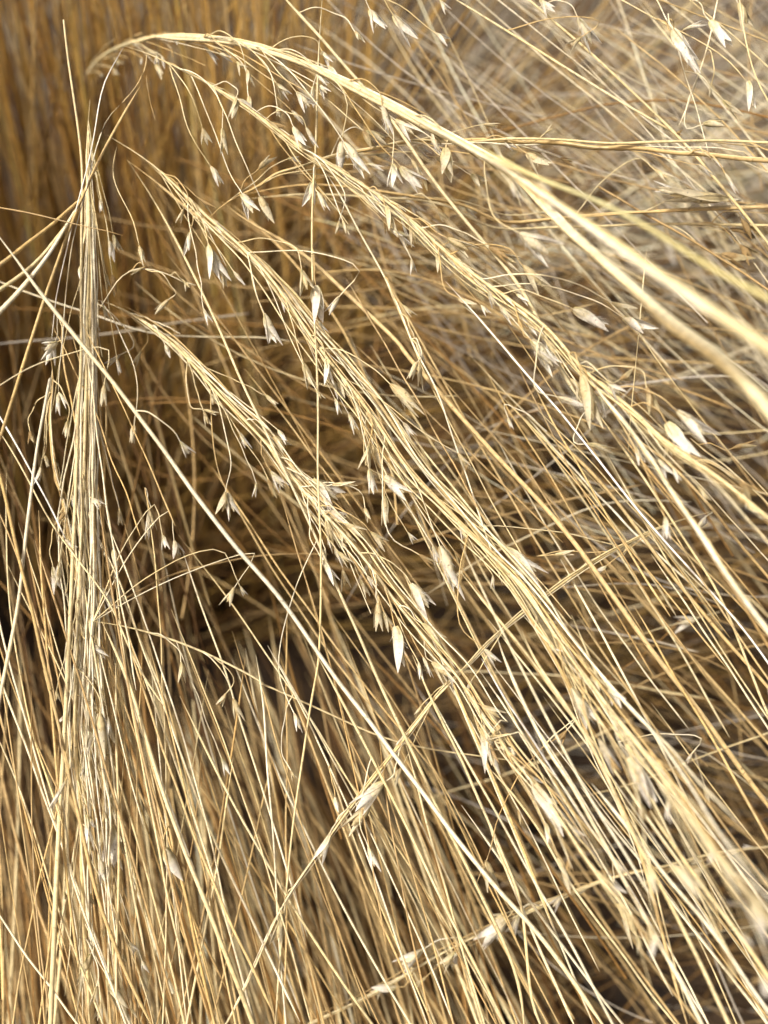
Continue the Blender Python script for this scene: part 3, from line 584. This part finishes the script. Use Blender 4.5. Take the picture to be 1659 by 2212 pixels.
K('C1', '600,350 612,610 g 8 1 sheaf', '570,445 498,605 w 6 .7 sheaf', '640,375 660,565 g 10 1 sheafright', '648,1020 695,1290 w 9 1.1 sheafright', '515,955 552,1175 w 6 .8 sheaf', '390,755 298,935 w 6 .5 goldstick', '995,1160 1052,1360 w 10 1.1 bot3', '600,1225 632,1390 w 12 1 sheaf', '545,1790 455,2015 g 6 .7 sheaf', '580,1985 560,2115 g 10 1.1 sheaf', '645,1940 755,2155 g 8 .9 sheaf', '1085,40 1112,170 g 14 1 lefttwo', '1355,230 1308,315 g 14 1 lefttwo', '1400,260 1442,405 g 24 1.1 lefttwo', '1330,620 1370,720 w 20 .8 lefttwo', '540,980 560,1040 w 10 1.2 sheaf')
K('C2', '825,765 640,930 w 12 1 crossing', '745,890 595,1070 g 10 1.2 crossing', '505,1075 420,1265 w 12 1 crossing', '215,1550 178,1765 g 9 1 crossing', '290,350 335,475 w 10 1 diagtwo', '735,1150 785,1310 w 8 1 bright9', '270,690 300,755 g 24 1.2 bright12', '1440,1235 1500,1425 g 14 1 calyx', '1065,1765 872,1895 w 10 1 lower', '1565,1575 1395,1765 w 14 1.1 lower', '900,1990 735,2010 w 20 1 lower', '1420,420 1495,745 w 12 1 third', '1415,300 1565,405 g 18 1 third', '535,850 552,945 w 16 1 bright12', '1250,1780 1160,1900 g 14 1 lower', '1640,1560 1580,1690 w 22 1 lower')
K('C3', '480,195 625,490 w 12 .9 second', '820,610 985,895 w 9 1 second', '248,780 465,1060 w 6 1 third', '1075,1255 1285,1445 g 24 1 second', '770,1490 905,1760 g 16 1.1 bright3', '1555,1490 1680,1720 w 10 1 second', '450,450 375,545 b 30 1 calyx', '425,1440 345,1535 w 22 1 lower', '1200,590 1165,655 w 10 1 bright8', '1280,790 1302,895 g 14 1 lower', '640,500 760,720 w 10 .7 second')
for a, b, tone, op, fat, key in SPK:
    LINES[key]['spk'].append((a, b, tone, op, fat))

GROUP_HEAD, GROUP_STEM = 'drooping dry seed heads', 'loose dry straw stems'
def side_offsets(P, off_side, off_dep):
    T = np.gradient(P, axis=0); T /= np.linalg.norm(T, axis=1, keepdims=True) + 1e-9
    sd = np.cross(T, FWD); sd /= np.linalg.norm(sd, axis=1, keepdims=True) + 1e-9
    return P + sd * off_side[:, None] + FWD * off_dep[:, None]
for key in ORDER:
    e = LINES[key]
    P, (w0, w1) = e['P'], e['w']
    n = len(P)
    root_pt = P[0].copy()
    sparts = bool(e['spk'] or e['br'] or e['strands'])
    if not sparts:
        o = tube_object('grass_stem', P, w0 / 2000, w1 / 2000, e['c'], root_pt, None, 7, e['ridge'], e['tip'], e['node'], both=e['tip'])
        o.location = root_pt
        tag(o, e['label'], 'grass stem', GROUP_STEM)
        continue
    head = len(e['spk']) + e['br'] > 0
    root = link('seed_head' if head else 'straw_sheaf', None)
    root.location = root_pt
    tag(root, e['label'], 'seed head' if head else 'straw sheaf', GROUP_HEAD if head else None)
    tube_object('stem', P, w0 / 2000, w1 / 2000, e['c'], root_pt, root, 8, e['ridge'], e['tip'], e['node'], both=True)
    t = np.linspace(0, 1, n)
    for i in range(e['strands']):
        a, b = sorted(rng.uniform(0, 1, 2))
        a *= .35; b = 1 - (1 - b) * .25
        sel = (t >= a) & (t <= b)
        Q = spline(P[sel], max(14, sel.sum() * 2))
        m = len(Q); tt = np.linspace(0, 1, m)
        o1 = e['spread'] * .001 * (rng.uniform(-1, 1) + np.interp(tt, np.linspace(0, 1, 5), rng.normal(0, .35, 5))) * np.minimum(1, .25 + tt * 4) * (1 + e['flare'] * (a + (b - a) * tt) ** 1.5)
        o2 = e['spread'] * .001 * (rng.uniform(-1, .6) + np.interp(tt, np.linspace(0, 1, 5), rng.normal(0, .3, 5))) * np.minimum(1, .25 + tt * 4)
        Q = wobble(side_offsets(Q, o1, o2), .00018, m / 24)
        cc = rng.choice(['straw', 'gold', 'cream', 'straw'] if key != 'sheaf' else ['straw', 'cream', 'cream'])
        tube_object('strand', Q, rng.uniform(.3, .75) * min(w0, 1.6) / 2000, rng.uniform(.25, .6) * w1 / 2000, cc, root_pt, root, 6, .1, both=True)
    # side branches, most of them ending in a spikelet
    S3 = np.r_[0, np.cumsum(np.linalg.norm(np.diff(P, axis=0), axis=1))]
    for i in range(e['br']):
        dep = float((P[int(rng.integers(n))] - CAMP) @ FWD)
        Lb = rng.uniform(*e['brl']) / FPX * .40
        s0 = rng.uniform(.02, e['brmax']) * S3[-1]
        m = 18
        u = np.linspace(s0, min(S3[-1], s0 + Lb), m)
        Q = np.stack([np.interp(u, S3, P[:, k]) for k in range(3)], 1)
        tt = np.linspace(0, 1, m)
        lat = rng.normal(0, 1) * Lb * (.10 + .06 * (e['flare'] > 0))
        drop = abs(rng.normal(0, 1)) * Lb * .12
        Q = side_offsets(Q, lat * tt ** .9, rng.normal(0, .35) * abs(lat) * tt)
        Q[:, 2] -= drop * tt ** 1.6
        Q = wobble(Q, .00018, rng.uniform(.8, 1.6))
        cc = rng.choice(['straw', 'cream', 'gold', 'straw'] if key != 'sheaf' else ['pale', 'cream', 'straw'])
        if key == 'plume': cc = rng.choice(['tan', 'gold', 'straw'])
        wb = rng.uniform(.3, .62)
        tube_object('branch', Q, wb / 2000, .7 * wb / 2000, cc, root_pt, root, 5, 0, tip=False)
        if rng.random() < .85:
            dr = Q[-1] - Q[-4]; dr /= np.linalg.norm(dr)
            dr = dr + rng.normal(0, .25, 3) + np.array([0, 0, -.25]); dr /= np.linalg.norm(dr)
            ln = rng.uniform(.0055, .0095) * (.75 if key == 'plume' else 1)
            spikelet(Q[-1], Q[-1] + dr * ln, root, root_pt, rng.choice(['w', 'w', 'w', 'g', 'g', 'b'] if key != 'plume' else ['g', 'g', 'b']), None, rng.uniform(.85, 1.2))
    # the spikelets one sees
    X, Y, D = proj(P)
    for (a, b, tone, op, fat) in e['spk']:
        dist = np.hypot(X - a[0], Y - a[1])
        j = int(dist.argmin())
        d0 = D[j] + rng.normal(0, .003) - .002
        A3_, B3_ = W(a[0], a[1], d0), W(b[0], b[1], d0 + rng.normal(0, .0025))
        spikelet(A3_, B3_, root, root_pt, tone, op, fat * 1.12)
        if dist[j] > 3:
            up = max(0, j - int(2 + dist[j] / 22))
            p0 = P[up]
            dirb = (A3_ - B3_) / np.linalg.norm(A3_ - B3_)
            mid = A3_ + dirb * np.linalg.norm(A3_ - p0) * .4
            Q = wobble(spline([p0, .5 * (mid + p0) + np.array([0, 0, .002]), mid * .75 + A3_ * .25, A3_], 16), .0002, 1)
            tube_object('branch', Q, .00026, .0002, rng.choice(['straw', 'cream', 'gold']), root_pt, root, 5, 0, tip=False)

# ------------------------------------------------------------------ loose stems, one object each
LOOSE = []
def loose(place, cnt, xr, yr, ang, ln, dep, cols, wid, bow=.02, shrink=.0):
    for _ in range(cnt):
        x, y = rng.uniform(*xr), rng.uniform(*yr)
        a = math.radians(rng.uniform(*ang))
        l_ = rng.uniform(*ln)
        d0 = rng.uniform(*dep); d1 = d0 + rng.normal(-.012, .012)
        bx = rng.normal(0, bow) * l_
        pts = []
        for t in np.linspace(0, 1, 5):
            off = bx * 4 * t * (1 - t)
            pts.append(W(x + math.sin(a) * l_ * t + math.cos(a) * off, y + math.cos(a) * l_ * t - math.sin(a) * off, d0 + (d1 - d0) * t))
        P = wobble(spline(pts, 22), .0002, 1.5)
        c = cols[int(rng.integers(len(cols)))]
        w = rng.uniform(*wid)
        tone = {'cream': 'cream', 'straw': 'straw', 'gold': 'golden', 'tan': 'tan', 'grey': 'grey', 'white': 'white', 'brown': 'brown'}[c]
        th = 'hair thin' if w < .6 else 'fine' if w < .95 else 'sturdy'
        bend = '' if abs(bx) < .012 * l_ else ' gently bowed'
        lab = (th, bend, tone, place)
        o = tube_object('grass_stem', P, w / 2000 * .8, w / 2000, c, P[0], None, 5, 0, True, both=True)
        o.location = P[0]
        tag(o, None, 'grass stem', GROUP_STEM)
        LOOSE.append((o, P, lab))

loose('in the fan below the left edge', 30, (-60, 330), (1050, 1500), (3, 24), (800, 1250), (.395, .43), ['straw', 'gold', 'cream', 'straw', 'tan'], (.5, 1.2))
loose('leaning left in the lower left fan', 12, (120, 620), (1250, 1650), (-14, 1), (700, 1000), (.40, .44), ['straw', 'gold', 'tan'], (.5, 1.2))
loose('in the bottom middle fan', 38, (330, 900), (1000, 1650), (12, 32), (750, 1250), (.40, .45), ['straw', 'gold', 'cream', 'gold', 'tan'], (.5, 1.25))
loose('running to the bottom right corner', 26, (930, 1450), (1050, 1750), (25, 40), (700, 1200), (.36, .42), ['straw', 'cream', 'gold', 'cream'], (.6, 1.3))
loose('crossing beside the feathery head', 14, (-80, 230), (650, 1150), (8, 30), (500, 900), (.40, .44), ['straw', 'gold', 'tan', 'cream'], (.45, .95))
loose('between the second and third heads', 18, (300, 900), (480, 1050), (26, 48), (500, 1000), (.41, .46), ['straw', 'gold', 'tan', 'straw'], (.45, 1.0))
loose('lying level in the dark gap at the right', 26, (820, 1300), (900, 1950), (68, 112), (350, 750), (.47, .6), ['grey', 'tan', 'straw', 'brown'], (.6, 1.1), .07)
loose('slanting through the top right corner', 8, (900, 1500), (-120, 200), (38, 62), (500, 900), (.42, .5), ['straw', 'cream', 'gold'], (.5, .9))
loose('bowed level behind the big arch', 12, (560, 900), (420, 720), (66, 100), (400, 800), (.46, .56), ['gold', 'tan', 'straw'], (.7, 1.2), .08)
loose('under the long right seed head', 16, (1000, 1350), (650, 1050), (30, 48), (500, 900), (.39, .45), ['straw', 'tan', 'gold', 'cream'], (.5, 1.0))
SHORT = dict(arch='the big arch', archupper='the thick blurred stem', archbranch='the long right seed head', archfork='the forked pale stem', second='the central seed head',
             third='the third seed head', fourth='the level seed head', crossing='the crossing seed head', lower='the lowest seed head', plume='the feathery head', upright='the upright pale stalk',
             sheaf='the hanging sheaf', diaglong='the longest pale stalk', diagtwo='the straight central stalk', diagthree='the stout golden stalk', threadvert='the upright thread',
             fanlower='the stalk with the joint', finewhite='the fine cream stem', whiteline='the bright white stem', palestick='the leaning pale stalk', goldstick='the golden left stalk',
             bot1='the stout lower left stalk', bot2='the cream stalk by the hollow', bot4='the lower left thread', lefttwo='the bowed straw stem', bright1='the stout cream stalk',
             bright11='the upright cream stalk', bright12='the bowed cream stalk', leftpale='the blurred left stalk', arclow='the small grey arc', levelgrey='the level pale stem', topdiag='the stalk from the top')
SXY = {k: proj(LINES[k]['P'])[:2] for k in SHORT}
taken = set()
for o, P, (th, bend, tone, place) in LOOSE:
    X, Y, _ = proj(P)
    ins = (X > 0) & (X < 1659) & (Y > 0) & (Y < 2212)
    if ins.sum() < 2: ins[:] = True
    mx, my = X[ins].mean(), Y[ins].mean()
    cand = sorted((np.hypot(sx - mx, sy - my).min(), k, sx[np.hypot(sx - mx, sy - my).argmin()] - mx, sy[np.hypot(sx - mx, sy - my).argmin()] - my) for k, (sx, sy) in SXY.items())
    done = None
    forms = []
    for dist, k, dx, dy in cand[:5]:
        side = ('right of' if dx < 0 else 'left of') if abs(dx) > abs(dy) else ('below' if dy < 0 else 'above')
        forms.append(f'{side} {SHORT[k]}')
    tries = [f'{th}{bend} {tone} stem {place}'] + [f'{th}{bend} {tone} stem {f}' for f in forms[:3]] + \
            [f'{th} {tone} stem {forms[a]}, {forms[b]}' for a in range(4) for b in range(a + 1, 5)]
    for l_ in tries:
        if l_ not in taken and 4 <= len(l_.split()) <= 16:
            done = l_
            break
    o['label'] = done or tries[0]
    taken.add(o['label'])
print('spikelets', N_SPIK, 'objects', len(bpy.data.objects))
